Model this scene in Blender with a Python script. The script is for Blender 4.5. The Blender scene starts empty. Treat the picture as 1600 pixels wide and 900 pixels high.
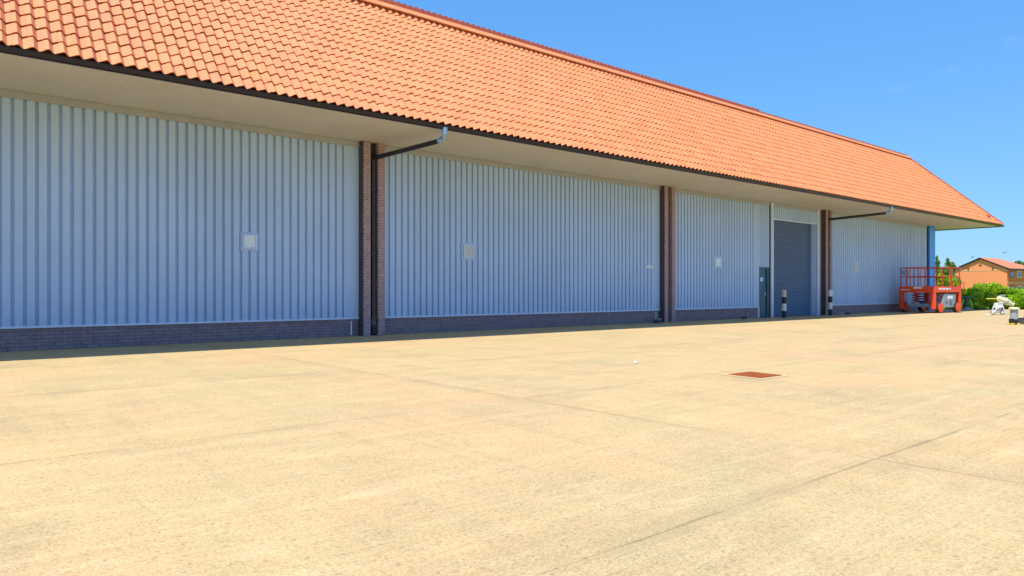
import bpy, bmesh, math, random
import numpy as np
from mathutils import Vector, Matrix
random.seed(7); rng = np.random.default_rng(11)
C = bpy.context.scene; COL = C.collection
R = math.radians

# ------------------------------------------------------------------ camera
cam_d = bpy.data.cameras.new('camera'); cam = bpy.data.objects.new('camera', cam_d); COL.objects.link(cam)
cam.location = (0, 0, 1.2); cam.rotation_euler = (R(90), 0, R(51.05 - 90))
cam_d.sensor_width = 36; cam_d.lens = 36 * 1080 / 1600; cam_d.shift_y = 4 / 1600
cam_d.clip_start = 0.05; cam_d.clip_end = 5000
C.camera = cam
# ------------------------------------------------------------------ sky and sun
SUN = Vector((-0.44, -0.115, 1.0)).normalized()
el = math.asin(SUN.z); az = math.atan2(SUN.x, SUN.y)
W = bpy.data.worlds.new('World'); C.world = W; W.use_nodes = True
wn = W.node_tree.nodes; wl = W.node_tree.links; wn.clear()
sky = wn.new('ShaderNodeTexSky'); sky.sky_type = 'NISHITA'; sky.sun_disc = False
sky.sun_elevation = el; sky.sun_rotation = az; sky.altitude = 0; sky.air_density = 1.0; sky.dust_density = 0.25; sky.ozone_density = 1.6
def wmath(op, a, b):
    k = wn.new('ShaderNodeMath'); k.operation = op
    for i, v in enumerate((a, b)):
        if isinstance(v, bpy.types.NodeSocket): wl.new(v, k.inputs[i])
        else: k.inputs[i].default_value = v
    return k.outputs[0]
ssep = wn.new('ShaderNodeSeparateColor'); scom = wn.new('ShaderNodeCombineColor'); wl.new(sky.outputs[0], ssep.inputs[0])
for ch, (co, ex) in enumerate(((0.40, 0.70), (0.68, 0.48), (1.05, 0.22))):      # the deep azure of this clear day
    wl.new(wmath('MULTIPLY', wmath('POWER', wmath('MULTIPLY', ssep.outputs[ch], 0.157), ex), co / 0.157), scom.inputs[ch])
tc = wn.new('ShaderNodeTexCoord'); mp = wn.new('ShaderNodeMapping'); mp.inputs['Scale'].default_value = (2.0, 2.0, 7.0)
cn = wn.new('ShaderNodeTexNoise'); cn.inputs['Scale'].default_value = 2.3; cn.inputs['Detail'].default_value = 9; cn.inputs['Roughness'].default_value = 0.62
cr = wn.new('ShaderNodeMapRange'); cr.inputs[1].default_value = 0.60; cr.inputs[2].default_value = 0.86; cr.inputs[3].default_value = 0.0; cr.inputs[4].default_value = 0.55
mx = wn.new('ShaderNodeMix'); mx.data_type = 'RGBA'; mx.inputs[7].default_value = (4.6, 5.6, 6.6, 1)
bg = wn.new('ShaderNodeBackground'); bg.inputs['Strength'].default_value = 0.115; wo = wn.new('ShaderNodeOutputWorld')
wl.new(tc.outputs['Generated'], mp.inputs['Vector']); wl.new(mp.outputs[0], cn.inputs['Vector']); wl.new(cn.outputs['Fac'], cr.inputs[0])
wl.new(scom.outputs[0], mx.inputs[6]); wl.new(cr.outputs[0], mx.inputs[0])
wl.new(mx.outputs[2], bg.inputs['Color']); wl.new(bg.outputs[0], wo.inputs['Surface'])
sd = bpy.data.lights.new('sun', 'SUN'); sd.energy = 4.6; sd.angle = R(0.55); sd.color = (1.0, 0.93, 0.80)
so = bpy.data.objects.new('sun', sd); COL.objects.link(so); so.rotation_euler = SUN.to_track_quat('Z', 'Y').to_euler(); so.location = (-20, -20, 40)
C.view_settings.view_transform = 'Standard'; C.view_settings.look = 'None'; C.view_settings.exposure = 0.45; C.view_settings.gamma = 1
C.render.engine = 'CYCLES'; C.cycles.max_bounces = 6; C.cycles.use_denoising = True

# ------------------------------------------------------------------ material helpers
class NT:
    def __init__(s, name):
        s.m = bpy.data.materials.new(name); s.m.use_nodes = True; s.t = s.m.node_tree; s.n = s.t.nodes
        s.b = s.n['Principled BSDF']
    def link(s, v, sock):
        if isinstance(v, bpy.types.NodeSocket): s.t.links.new(v, sock)
        elif isinstance(v, (tuple, list)) and len(v) == 3 and sock.type == 'RGBA': sock.default_value = (*v, 1)
        else: sock.default_value = v
    def coord(s, kind='Object'): return s.n.new('ShaderNodeTexCoord').outputs[kind]
    def sep(s, v):
        k = s.n.new('ShaderNodeSeparateXYZ'); s.link(v, k.inputs[0]); return k.outputs
    def comb(s, x, y, z):
        k = s.n.new('ShaderNodeCombineXYZ')
        for i, v in enumerate((x, y, z)): s.link(v, k.inputs[i])
        return k.outputs[0]
    def map(s, v, scale=(1, 1, 1), rot=(0, 0, 0), loc=(0, 0, 0)):
        k = s.n.new('ShaderNodeMapping'); s.link(v, k.inputs[0]); k.inputs['Scale'].default_value = scale; k.inputs['Rotation'].default_value = rot; k.inputs['Location'].default_value = loc
        return k.outputs[0]
    def noise(s, v, scale, detail=4, rough=0.55, dist=0.0):
        k = s.n.new('ShaderNodeTexNoise'); s.link(v, k.inputs['Vector']); k.inputs['Scale'].default_value = scale; k.inputs['Detail'].default_value = detail
        k.inputs['Roughness'].default_value = rough; k.inputs['Distortion'].default_value = dist
        return k.outputs['Fac']
    def white(s, v):
        k = s.n.new('ShaderNodeTexWhiteNoise'); k.noise_dimensions = '3D'; s.link(v, k.inputs['Vector']); return k.outputs['Value']
    def voro(s, v, scale):
        k = s.n.new('ShaderNodeTexVoronoi'); s.link(v, k.inputs['Vector']); k.inputs['Scale'].default_value = scale; return k.outputs
    def math(s, op, a, b=0.0, c=0.0):
        k = s.n.new('ShaderNodeMath'); k.operation = op; s.link(a, k.inputs[0]); s.link(b, k.inputs[1]); s.link(c, k.inputs[2]); return k.outputs[0]
    def rng(s, v, a, b, c=0.0, d=1.0):
        k = s.n.new('ShaderNodeMapRange'); s.link(v, k.inputs[0]); s.link(a, k.inputs[1]); s.link(b, k.inputs[2]); s.link(c, k.inputs[3]); s.link(d, k.inputs[4]); return k.outputs[0]
    def mix(s, f, a, b, mode='MIX'):
        k = s.n.new('ShaderNodeMix'); k.data_type = 'RGBA'; k.blend_type = mode; s.link(f, k.inputs[0]); s.link(a, k.inputs[6]); s.link(b, k.inputs[7]); return k.outputs[2]
    def scale(s, col, f):
        k = s.n.new('ShaderNodeVectorMath'); k.operation = 'SCALE'; s.link(col, k.inputs[0]); s.link(f, k.inputs['Scale']); return k.outputs[0]
    def attr(s, name):
        k = s.n.new('ShaderNodeAttribute'); k.attribute_name = name; return k.outputs
    def bump(s, hgt, strength=0.3, dist=0.01):
        k = s.n.new('ShaderNodeBump'); k.inputs['Strength'].default_value = strength; k.inputs['Distance'].default_value = dist; s.link(hgt, k.inputs['Height']); s.t.links.new(k.outputs[0], s.b.inputs['Normal'])
    def out(s, col=None, rough=0.6, metal=0.0, spec=0.5):
        if col is not None: s.link(col, s.b.inputs['Base Color'])
        s.link(rough, s.b.inputs['Roughness']); s.b.inputs['Metallic'].default_value = metal; s.b.inputs['Specular IOR Level'].default_value = spec
        return s.m

def paint(name, col, rough=0.5, var=0.12, scale=3.0, metal=0.0, spec=0.4, dirt=None):
    n = NT(name); v = n.coord(); a = n.noise(v, scale, 6, 0.6); f = n.rng(a, 0.3, 0.7, 1 - var, 1 + var)
    c = n.scale(col, f)
    if dirt: c = n.mix(n.rng(n.noise(v, scale * 2.7, 8, 0.7), 0.55, 0.75, 0, 0.6), c, dirt)
    return n.out(c, n.rng(a, 0.3, 0.7, max(0.05, rough - 0.08), rough + 0.08), metal, spec)

def concrete_mat():
    n = NT('yard_concrete'); v = n.coord(); x, y, z = n.sep(v)[:3]
    wob = n.math('MULTIPLY', n.math('SUBTRACT', n.noise(v, 0.9, 4), 0.5), 0.05)
    yy = n.math('ADD', y, wob); xx = n.math('ADD', n.math('ADD', x, n.math('MULTIPLY', y, 0.055)), wob)
    # slab index and joint distance (bays about 3.7 m by 12.5 m)
    ys = n.math('DIVIDE', n.math('ADD', yy, 1.52), 3.72); xs = n.math('DIVIDE', n.math('ADD', xx, 7.27), 12.5)
    def near(t, w):
        fr = n.math('FRACT', t); return n.math('MULTIPLY', n.math('MINIMUM', fr, n.math('SUBTRACT', 1.0, fr)), w)
    dy, dx = near(ys, 3.72), near(xs, 12.5)
    broken = n.noise(v, 1.1, 5, 0.6)
    wy = n.rng(broken, 0.42, 0.6, 0.002, 0.016)
    joint_or_pier_shade = n.math('MAXIMUM', n.math('LESS_THAN', dy, wy), n.math('LESS_THAN', dx, n.math('MULTIPLY', wy, 1.0)))
    soft = n.math('MULTIPLY', n.rng(n.math('MINIMUM', dy, dx), 0.0, 0.16, 1, 0), n.rng(n.noise(v, 0.6, 4), 0.4, 0.65, 0, 1))
    slab = n.white(n.comb(n.math('FLOOR', xs), n.math('FLOOR', ys), 3.0))
    big = n.noise(v, 0.22, 5, 0.6); mid = n.noise(v, 1.3, 8, 0.68)
    col = n.mix(n.rng(big, 0.3, 0.7), (0.470, 0.352, 0.180), (0.570, 0.380, 0.184))
    col = n.mix(n.rng(slab, 0, 1, 0, 0.6), col, (0.425, 0.340, 0.185))
    col = n.mix(n.rng(mid, 0.45, 0.75, 0, 0.6), col, (0.59, 0.432, 0.232))
    col = n.mix(n.rng(n.noise(n.map(v, loc=(13, 4, 0)), 0.55, 7, 0.66), 0.48, 0.68, 0, 0.62), col, (0.355, 0.285, 0.155))
    col = n.mix(n.rng(n.noise(n.map(v, loc=(31, 7, 0)), 0.33, 6, 0.68), 0.50, 0.66, 0, 0.6), col, (0.570, 0.352, 0.190))
    col = n.mix(n.rng(n.noise(n.map(v, loc=(3, 27, 0)), 0.42, 6, 0.68), 0.52, 0.68, 0, 0.6), col, (0.435, 0.365, 0.190))
    col = n.mix(n.rng(n.noise(n.map(v, (1.0, 2.2, 1), loc=(9, 2, 0)), 1.7, 8, 0.75), 0.52, 0.66, 0, 0.5), col, (0.600, 0.462, 0.262))
    # old tyre and brush streaks
    st = n.noise(n.map(v, (2.6, 0.16, 1), (0, 0, R(-12))), 1.6, 6, 0.7)
    col = n.mix(n.rng(st, 0.50, 0.70, 0, 0.42), col, (0.36, 0.280, 0.155))
    st2 = n.noise(n.map(v, (0.13, 3.2, 1), (0, 0, R(4)), (5, 9, 0)), 1.5, 6, 0.72)
    col = n.mix(n.rng(st2, 0.50, 0.72, 0, 0.42), col, (0.62, 0.465, 0.262))
    brush = n.noise(n.map(v, (0.6, 34, 1)), 1.0, 3, 0.6)
    col = n.scale(col, n.rng(brush, 0.3, 0.7, 0.95, 1.05))
    # aggregate
    sp = n.voro(v, 125.0); g = n.sep(sp['Color'])[0]
    col = n.scale(col, n.rng(g, 0, 1, 0.83, 1.17))
    fine = n.noise(v, 55, 3, 0.7); col = n.scale(col, n.rng(fine, 0.3, 0.7, 0.86, 1.13))
    dk = n.math('MULTIPLY', n.math('GREATER_THAN', n.sep(n.voro(v, 60.0)['Color'])[1], 0.965), 0.38)
    col = n.mix(dk, col, (0.17, 0.14, 0.10))
    pit = n.math('MULTIPLY', n.math('GREATER_THAN', n.noise(v, 3.1, 7, 0.8), 0.735), 0.5)
    col = n.mix(pit, col, (0.20, 0.16, 0.11))
    col = n.mix(n.math('MULTIPLY', soft, 0.35), col, (0.27, 0.21, 0.13))
    col = n.mix(n.math('MULTIPLY', joint_or_pier_shade, 0.33), col, (0.085, 0.068, 0.05))
    n.bump(n.math('SUBTRACT', n.math('ADD', n.math('MULTIPLY', g, 0.5), n.math('MULTIPLY', fine, 0.7)), n.math('MULTIPLY', joint_or_pier_shade, 2.0)), 0.35, 0.006)
    return n.out(col, 0.9, 0, 0.2)

def brick_mat(name, c1, c2, mortar, off=0.0):
    n = NT(name); x, y, z = n.sep(n.coord())[:3]
    k = n.n.new('ShaderNodeTexBrick'); n.link(n.comb(n.math('ADD', x, y), z, 0.0), k.inputs['Vector'])
    k.inputs['Scale'].default_value = 1.0; k.inputs['Brick Width'].default_value = 0.225; k.inputs['Row Height'].default_value = 0.075
    k.inputs['Mortar Size'].default_value = 0.006; k.inputs['Mortar Smooth'].default_value = 0.1; k.inputs['Bias'].default_value = off
    k.inputs['Color1'].default_value = (*c1, 1); k.inputs['Color2'].default_value = (*c2, 1); k.inputs['Mortar'].default_value = (*mortar, 1)
    v = n.coord(); col = n.scale(k.outputs['Color'], n.rng(n.noise(v, 9, 6, 0.7), 0.3, 0.7, 0.8, 1.2))
    n.bump(n.math('SUBTRACT', 1.0, k.outputs['Fac']), 0.5, 0.008)
    return n.out(col, 0.85, 0, 0.3)

def tile_mat():
    n = NT('clay_tile'); a = n.attr('tint'); v = n.coord(); r, g, b = n.sep(a['Color'])[:3]
    col = n.mix(r, (0.640, 0.200, 0.080), (0.690, 0.238, 0.102))
    col = n.mix(n.math("MULTIPLY", g, 0.35), col, (0.68, 0.25, 0.07))
    col = n.scale(col, n.rng(n.noise(v, 2.0, 5, 0.65), 0.3, 0.7, 0.92, 1.08))
    col = n.mix(n.rng(n.noise(v, 26, 6, 0.75), 0.6, 0.8, 0, 0.35), col, (0.62, 0.30, 0.13))
    n.bump(n.noise(v, 60, 4), 0.15, 0.004)
    return n.out(col, 0.62, 0, 0.35)

def clad_mat():
    n = NT('profiled_cladding'); v = n.coord(); x, y, z = n.sep(v)[:3]
    f = n.rng(n.noise(v, 0.7, 4), 0.3, 0.7, 0.96, 1.04)
    sheet = n.white(n.comb(n.math('FLOOR', n.math('DIVIDE', x, 1.0)), 0.0, 0.0)); f = n.math('MULTIPLY', f, n.rng(sheet, 0, 1, 0.975, 1.025))
    col = n.scale((0.415, 0.565, 0.790), f)
    st = n.noise(n.map(v, (9, 1, 0.35)), 1.3, 6, 0.7); col = n.mix(n.rng(st, 0.55, 0.8, 0, 0.3), col, (0.29, 0.36, 0.47))
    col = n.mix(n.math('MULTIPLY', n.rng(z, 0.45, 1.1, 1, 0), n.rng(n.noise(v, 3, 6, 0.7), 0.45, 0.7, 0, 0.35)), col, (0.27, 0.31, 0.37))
    return n.out(col, 0.55, 0, 0.3)

def soffit_mat():
    n = NT('soffit_board'); v = n.coord(); x, y, z = n.sep(v)[:3]
    t = n.math('FRACT', n.math('DIVIDE', y, 0.1)); gr = n.math('LESS_THAN', t, 0.10)
    t2 = n.math('LESS_THAN', n.math('FRACT', n.math('DIVIDE', n.math('ADD', x, 3.74), 6.275)), 0.002)
    f = n.rng(n.noise(v, 0.8, 6, 0.65), 0.3, 0.7, 0.93, 1.06)
    col = n.scale((0.58, 0.550, 0.480), f)
    col = n.mix(n.math('MULTIPLY', gr, 0.32), col, (0.30, 0.27, 0.2)); col = n.mix(n.math('MULTIPLY', t2, 0.25), col, (0.3, 0.27, 0.2))
    return n.out(col, 0.7, 0, 0.2)

def leaf_mat(name, dark, light):
    n = NT(name); a = n.attr('tint'); r, g, b = n.sep(a['Color'])[:3]
    col = n.mix(r, dark, light)
    m = n.out(col, 0.6, 0, 0.25)
    tr = n.n.new('ShaderNodeBsdfTranslucent'); n.link(col, tr.inputs['Color']); ms = n.n.new('ShaderNodeMixShader'); ms.inputs[0].default_value = 0.42
    o = n.n['Material Output']; n.t.links.new(n.b.outputs[0], ms.inputs[1]); n.t.links.new(tr.outputs[0], ms.inputs[2]); n.t.links.new(ms.outputs[0], o.inputs['Surface'])
    return m

def grass_mat():
    n = NT('grass_ground'); v = n.coord(); c = n.mix(n.rng(n.noise(v, 0.5, 8, 0.7), 0.35, 0.65), (0.16, 0.27, 0.02), (0.32, 0.38, 0.05))
    c = n.scale(c, n.rng(n.noise(v, 12, 6, 0.7), 0.3, 0.7, 0.7, 1.3)); n.bump(n.noise(v, 20, 5), 0.6, 0.05); return n.out(c, 0.9, 0, 0.1)

def slat_mat(name, col, pitch, axis=2):
    n = NT(name); v = n.coord(); c = n.scale(col, n.rng(n.noise(v, 2.0, 5), 0.3, 0.7, 0.9, 1.1)); return n.out(c, 0.5, 0, 0.4)

def rust_mat():
    n = NT('rusty_iron'); v = n.coord(); c = n.mix(n.rng(n.noise(v, 7, 8, 0.7), 0.35, 0.65), (0.30, 0.075, 0.022), (0.40, 0.12, 0.035))
    c = n.mix(n.rng(n.noise(v, 30, 6, 0.7), 0.55, 0.7, 0, 0.7), c, (0.16, 0.05, 0.02)); n.bump(n.noise(v, 60, 4), 0.4, 0.004); return n.out(c, 0.85, 0, 0.2)

M = {}
M['concrete'] = concrete_mat(); M['grass'] = grass_mat(); M['tile'] = tile_mat(); M['clad'] = clad_mat(); M['soffit'] = soffit_mat()
M['brick'] = brick_mat('dark_brick', (0.240, 0.178, 0.205), (0.275, 0.208, 0.235), (0.150, 0.115, 0.140))
M['pier'] = brick_mat('pier_brick', (0.370, 0.255, 0.270), (0.420, 0.300, 0.310), (0.200, 0.150, 0.165))
M['flash'] = paint('flashing', (0.54, 0.66, 0.84), 0.45, 0.05)
M['flashtop'] = paint('top_flashing', (0.36, 0.38, 0.42), 0.5, 0.05)
M['black'] = paint('black_plastic', (0.022, 0.020, 0.026), 0.32, 0.2)
M['gutter'] = paint('gutter_brown', (0.009, 0.008, 0.018), 0.35, 0.2)
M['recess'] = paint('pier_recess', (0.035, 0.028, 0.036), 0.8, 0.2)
M['joint_or_pier_shade'] = paint('pier_side_shade', (0.075, 0.058, 0.066), 0.8, 0.15)  # dark colour standing in for the recess shade beside each pier
M['bend'] = paint('pipe_sun_reflection', (0.30, 0.45, 0.62), 0.25, 0.15)  # sun reflection on the bend, put into a pale blue base colour
M['shutter'] = paint('shutter_steel', (0.095, 0.165, 0.290), 0.42, 0.08)
M['jamb'] = paint('jamb_steel', (0.20, 0.29, 0.47), 0.5, 0.06)
M['door'] = paint('door_teal', (0.03, 0.105, 0.16), 0.4, 0.1)
M['white'] = paint('white_paint', (0.80, 0.86, 0.90), 0.5, 0.05)
M['louvre'] = paint('louvre_white', (0.70, 0.82, 0.90), 0.5, 0.05)
M['louvre2'] = paint('louvre_aged', (0.54, 0.60, 0.58), 0.6, 0.12, 9, dirt=(0.36, 0.37, 0.32))
M['blue'] = paint('blue_corner', (0.05, 0.30, 0.92), 0.3, 0.12)
M['rust'] = rust_mat()
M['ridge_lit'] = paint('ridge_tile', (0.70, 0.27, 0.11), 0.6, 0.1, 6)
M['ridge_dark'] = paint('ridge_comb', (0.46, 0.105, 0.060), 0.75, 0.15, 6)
M['fascia'] = paint('fascia', (0.20, 0.075, 0.035), 0.6, 0.12)
M['flatroof'] = paint('flat_roof', (0.18, 0.18, 0.18), 0.9, 0.1)
M['orange'] = paint('lift_orange', (0.85, 0.085, 0.018), 0.38, 0.1, 5, dirt=(0.40, 0.07, 0.03))
M['red'] = paint('lift_red', (0.60, 0.035, 0.015), 0.38, 0.1, 5)
M['rail'] = paint('lift_rail', (0.55, 0.05, 0.018), 0.4, 0.1, 5)
M['grey'] = paint('machine_grey', (0.30, 0.34, 0.37), 0.45, 0.12, 5, dirt=(0.2, 0.2, 0.18))
M['dgrey'] = paint('dark_grey', (0.08, 0.085, 0.095), 0.6, 0.15)
M['tyre'] = paint('tyre_rubber', (0.028, 0.028, 0.03), 0.85, 0.15)
M['cream'] = paint('cream_drum', (0.66, 0.66, 0.42), 0.6, 0.16, 9, dirt=(0.40, 0.42, 0.34))
M['pale'] = paint('pale_steel', (0.68, 0.74, 0.76), 0.4, 0.1, 5)
M['yellow'] = paint('yellow_paint', (0.72, 0.60, 0.08), 0.45, 0.08)
M['green'] = paint('dark_green_paint', (0.02, 0.11, 0.09), 0.45, 0.1)
M['lime'] = paint('lime_paint', (0.40, 0.52, 0.05), 0.45, 0.1)
M['bolwhite'] = paint('bollard_white', (0.74, 0.74, 0.66), 0.5, 0.06, 8, dirt=(0.5, 0.48, 0.4))
M['bolcream'] = paint('bollard_cream', (0.66, 0.52, 0.36), 0.55, 0.1, 8, dirt=(0.35, 0.22, 0.12))
M['bolblack'] = paint('bollard_black', (0.02, 0.02, 0.028), 0.5, 0.1, 8)
M['hbrick'] = brick_mat('house_brick', (0.86, 0.275, 0.105), (0.90, 0.31, 0.13), (0.84, 0.42, 0.25))
M['hbrick_shade'] = brick_mat('house_brick_shade', (0.76, 0.17, 0.03), (0.80, 0.20, 0.04), (0.7, 0.28, 0.1))  # darker copy of the house brick, with the side wall's shade in its colour
M['hband'] = paint('string_course', (0.70, 0.44, 0.25), 0.7, 0.06)
M['hroof'] = paint('house_roof', (0.60, 0.20, 0.10), 0.7, 0.1, 3)
M['glass'] = paint('window_glass', (0.10, 0.13, 0.19), 0.08, 0.2, 0.5, spec=0.8)
M['bark'] = paint('bark', (0.10, 0.075, 0.05), 0.9, 0.25, 8)
M['hedge'] = leaf_mat('hedge_leaf', (0.06, 0.22, 0.004), (0.47, 0.70, 0.02))
M['bush'] = leaf_mat('bush_leaf', (0.20, 0.38, 0.012), (0.56, 0.70, 0.05))
M['tree'] = leaf_mat('tree_leaf', (0.08, 0.20, 0.05), (0.25, 0.40, 0.10))
M['stone'] = paint('stone_dark', (0.09, 0.075, 0.10), 0.9, 0.25, 9)
M['stone2'] = paint('stone_pale', (0.36, 0.31, 0.33), 0.9, 0.2, 9)
M['frame_c'] = paint('manhole_surround', (0.52, 0.39, 0.215), 0.9, 0.12, 9)
M['earth'] = paint('bare_earth', (0.36, 0.235, 0.11), 0.95, 0.2, 3)

# ------------------------------------------------------------------ geometry helpers
class MB:
    def __init__(s): s.bm = bmesh.new()
    def box(s, c, size, rot=None, taper=None):
        sx, sy, sz = [v / 2 for v in size]; tx, ty = taper or (1, 1)
        P = [Vector((x * sx * (tx if z > 0 else 1), y * sy * (ty if z > 0 else 1), z * sz)) for z in (-1, 1) for (x, y) in ((-1, -1), (1, -1), (1, 1), (-1, 1))]
        m = rot if rot is not None else Matrix.Identity(3)
        V = [s.bm.verts.new(m @ p + Vector(c)) for p in P]
        for f in ((3, 2, 1, 0), (4, 5, 6, 7), (0, 1, 5, 4), (1, 2, 6, 5), (2, 3, 7, 6), (3, 0, 4, 7)): s.bm.faces.new([V[i] for i in f])
        return s
    def bb(s, x0, x1, y0, y1, z0, z1): return s.box(((x0 + x1) / 2, (y0 + y1) / 2, (z0 + z1) / 2), (x1 - x0, y1 - y0, z1 - z0))
    def tube(s, pts, rad, n=10, cap=True):
        pts = [Vector(p) for p in pts]; rads = rad if isinstance(rad, (list, tuple)) else [rad] * len(pts)
        rings = []; up = None
        for i, p in enumerate(pts):
            d = (pts[min(i + 1, len(pts) - 1)] - pts[max(i - 1, 0)]).normalized()
            a = up if up and abs(d.dot(up)) < 0.9 else (Vector((0, 0, 1)) if abs(d.z) < 0.9 else Vector((1, 0, 0)))
            u = d.cross(a).normalized(); w = d.cross(u).normalized(); up = a
            rings.append([s.bm.verts.new(p + (u * math.cos(2 * math.pi * k / n) + w * math.sin(2 * math.pi * k / n)) * rads[i]) for k in range(n)])
        for a, b in zip(rings, rings[1:]):
            for k in range(n): s.bm.faces.new((a[k], a[(k + 1) % n], b[(k + 1) % n], b[k]))
        if cap: s.bm.faces.new(rings[0][::-1]); s.bm.faces.new(rings[-1])
        return s
    def lathe(s, prof, c=(0, 0, 0), n=20, axis='z'):
        rings = []
        for r, z in prof:
            ring = []
            for k in range(n):
                a = 2 * math.pi * k / n; p = (r * math.cos(a), r * math.sin(a), z)
                if axis == 'y': p = (p[0], p[2], p[1])
                if axis == 'x': p = (p[2], p[0], p[1])
                ring.append(s.bm.verts.new(Vector(p) + Vector(c)))
            rings.append(ring)
        for a, b in zip(rings, rings[1:]):
            for k in range(n): s.bm.faces.new((a[k], a[(k + 1) % n], b[(k + 1) % n], b[k]))
        s.bm.faces.new(rings[0][::-1]); s.bm.faces.new(rings[-1]); return s
    def poly(s, pts): s.bm.faces.new([s.bm.verts.new(p) for p in pts]); return s
    def prism(s, prof, x0, x1):              # closed (y,z) profile swept along X
        a = [s.bm.verts.new((x0, y, z)) for y, z in prof]; b = [s.bm.verts.new((x1, y, z)) for y, z in prof]; n = len(prof)
        for k in range(n): s.bm.faces.new((a[k], a[(k + 1) % n], b[(k + 1) % n], b[k]))
        s.bm.faces.new(a[::-1]); s.bm.faces.new(b); return s
    def build(s, name, mat, parent=None, smooth=False, bevel=0.0):
        bmesh.ops.recalc_face_normals(s.bm, faces=s.bm.faces)
        if bevel: bmesh.ops.bevel(s.bm, geom=[e for e in s.bm.edges if len(e.link_faces) == 2 and e.calc_face_angle(0) > 0.6], offset=bevel, segments=2, affect='EDGES', profile=0.5)
        me = bpy.data.meshes.new(name); s.bm.to_mesh(me); s.bm.free(); me.materials.append(mat)
        if smooth:
            for p in me.polygons: p.use_smooth = True
            me.set_sharp_from_angle(angle=R(40))
        return link(name, me, parent)
def link(name, me, parent=None):
    o = bpy.data.objects.new(name, me); COL.objects.link(o)
    if parent is not None: o.parent = parent
    return o
def pymesh(name, V, F, mat, parent=None, tint=None, smooth=False):
    me = bpy.data.meshes.new(name); me.from_pydata([tuple(v) for v in V], [], [tuple(f) for f in F]); me.materials.append(mat)
    if tint is not None:
        a = me.color_attributes.new('tint', 'FLOAT_COLOR', 'POINT'); buf = np.ones((len(V), 4), dtype=np.float32); buf[:, :3] = tint; a.data.foreach_set('color', buf.ravel())
    if smooth:
        for p in me.polygons: p.use_smooth = True
        me.set_sharp_from_angle(angle=R(50))
    me.update(); return link(name, me, parent)
def thing(name, label, cat, loc=(0, 0, 0), rz=0.0, group=None):
    o = bpy.data.objects.new(name, None); COL.objects.link(o); o.location = loc; o.rotation_euler = (0, 0, rz); o.empty_display_size = 0.2
    return tag(o, label, cat, group)
def tag(o, label, cat, group=None):
    o['label'] = label; o['category'] = cat
    if group: o['group'] = group
    return o
def struct(o): o['kind'] = 'structure'; return o
F2 = Vector((math.cos(R(51.05)), math.sin(R(51.05)), 0)); R2 = Vector((math.sin(R(51.05)), -math.cos(R(51.05)), 0))
def at(px, Z, z=0.0): return R2 * ((px - 800) / 1080 * Z) + F2 * Z + Vector((0, 0, z))       # place on the ground plan by bearing and distance

# ------------------------------------------------------------------ the ground
struct(MB().poly([(-1500, -1500, -0.012), (2500, -1500, -0.012), (2500, 2500, -0.012), (-1500, 2500, -0.012)]).build('ground', M['grass']))
e0, e1 = at(1380, 43.6), at(2100, 43.6)
d = (e1 - e0).normalized()
yard = [(-40, -30), (e1.x + d.x * 5, -30), (e1.x + d.x * 5, e1.y + d.y * 5), (e0.x, e0.y), (47.5, 19), (47.5, 60), (-40, 60)]
struct(MB().poly([(x, y, 0) for x, y in yard]).build('concrete_yard', M['concrete']))
b0, b1 = at(1462, 43.3), at(2080, 43.3); nrm = Vector((-d.y, d.x, 0)) if Vector((-d.y, d.x, 0)).dot(F2) > 0 else Vector((d.y, -d.x, 0))
V = []; k = 60
for i in range(k + 1):
    p = b0.lerp(b1, i / k); w = 0.55 + 0.25 * math.sin(i * 1.7) + 0.2 * random.random()
    V += [(*(p - nrm * (0.15 * random.random()))[:2], 0.005), (*(p + nrm * w)[:2], 0.005)]
struct(pymesh('earth_strip', V, [(2 * i, 2 * i + 2, 2 * i + 3, 2 * i + 1) for i in range(k)], M['earth']))

# ------------------------------------------------------------------ the warehouse
WY = 16.8; X0, X1 = -14.0, 46.95
wh = thing('warehouse', 'long warehouse with blue grey ribbed walls, brick piers and a steep orange tiled roof', 'warehouse', (0, 0, 0))
PITCH, GD, ZB, ZT = 0.2, 0.062, 0.47, 5.0
def cladding(x0, x1, z0, z1, first=0.24, pitch=PITCH, depth=GD, gw=0.052, fl=0.006, margin=0.3):
    prof = [(x0, 0)]; x = x0 + first
    while x < x1 - margin:
        prof += [(x - gw / 2 - fl, 0), (x - gw / 2, depth), (x + gw / 2, depth), (x + gw / 2 + fl, 0)]; x += pitch
    prof.append((x1, 0)); n = len(prof)
    V = [(x, WY + y, z) for z in (z0, z1) for x, y in prof]
    return pymesh('wall_cladding', V, [(i, i + 1, n + i + 1, n + i) for i in range(n - 1)], M['clad'], wh)
bays = [(X0, -3.99), (-3.332, 8.355), (9.018, 20.755), (21.418, 27.55), (33.718, 45.95)]
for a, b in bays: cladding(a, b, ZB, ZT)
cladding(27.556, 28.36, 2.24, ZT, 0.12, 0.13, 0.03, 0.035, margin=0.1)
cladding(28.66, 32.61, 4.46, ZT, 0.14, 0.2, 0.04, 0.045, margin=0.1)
# backing wall of the whole building, plus ends (plain sheets)
MB().bb(X0, X1 - 0.06, WY + 0.25, 44, 0, 5.13).build('inner_wall', M['clad'], wh)
MB().bb(X1 - 0.055, X1, WY + 0.02, 44, 0, 5.1).build('end_wall', M['clad'], wh)
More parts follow.
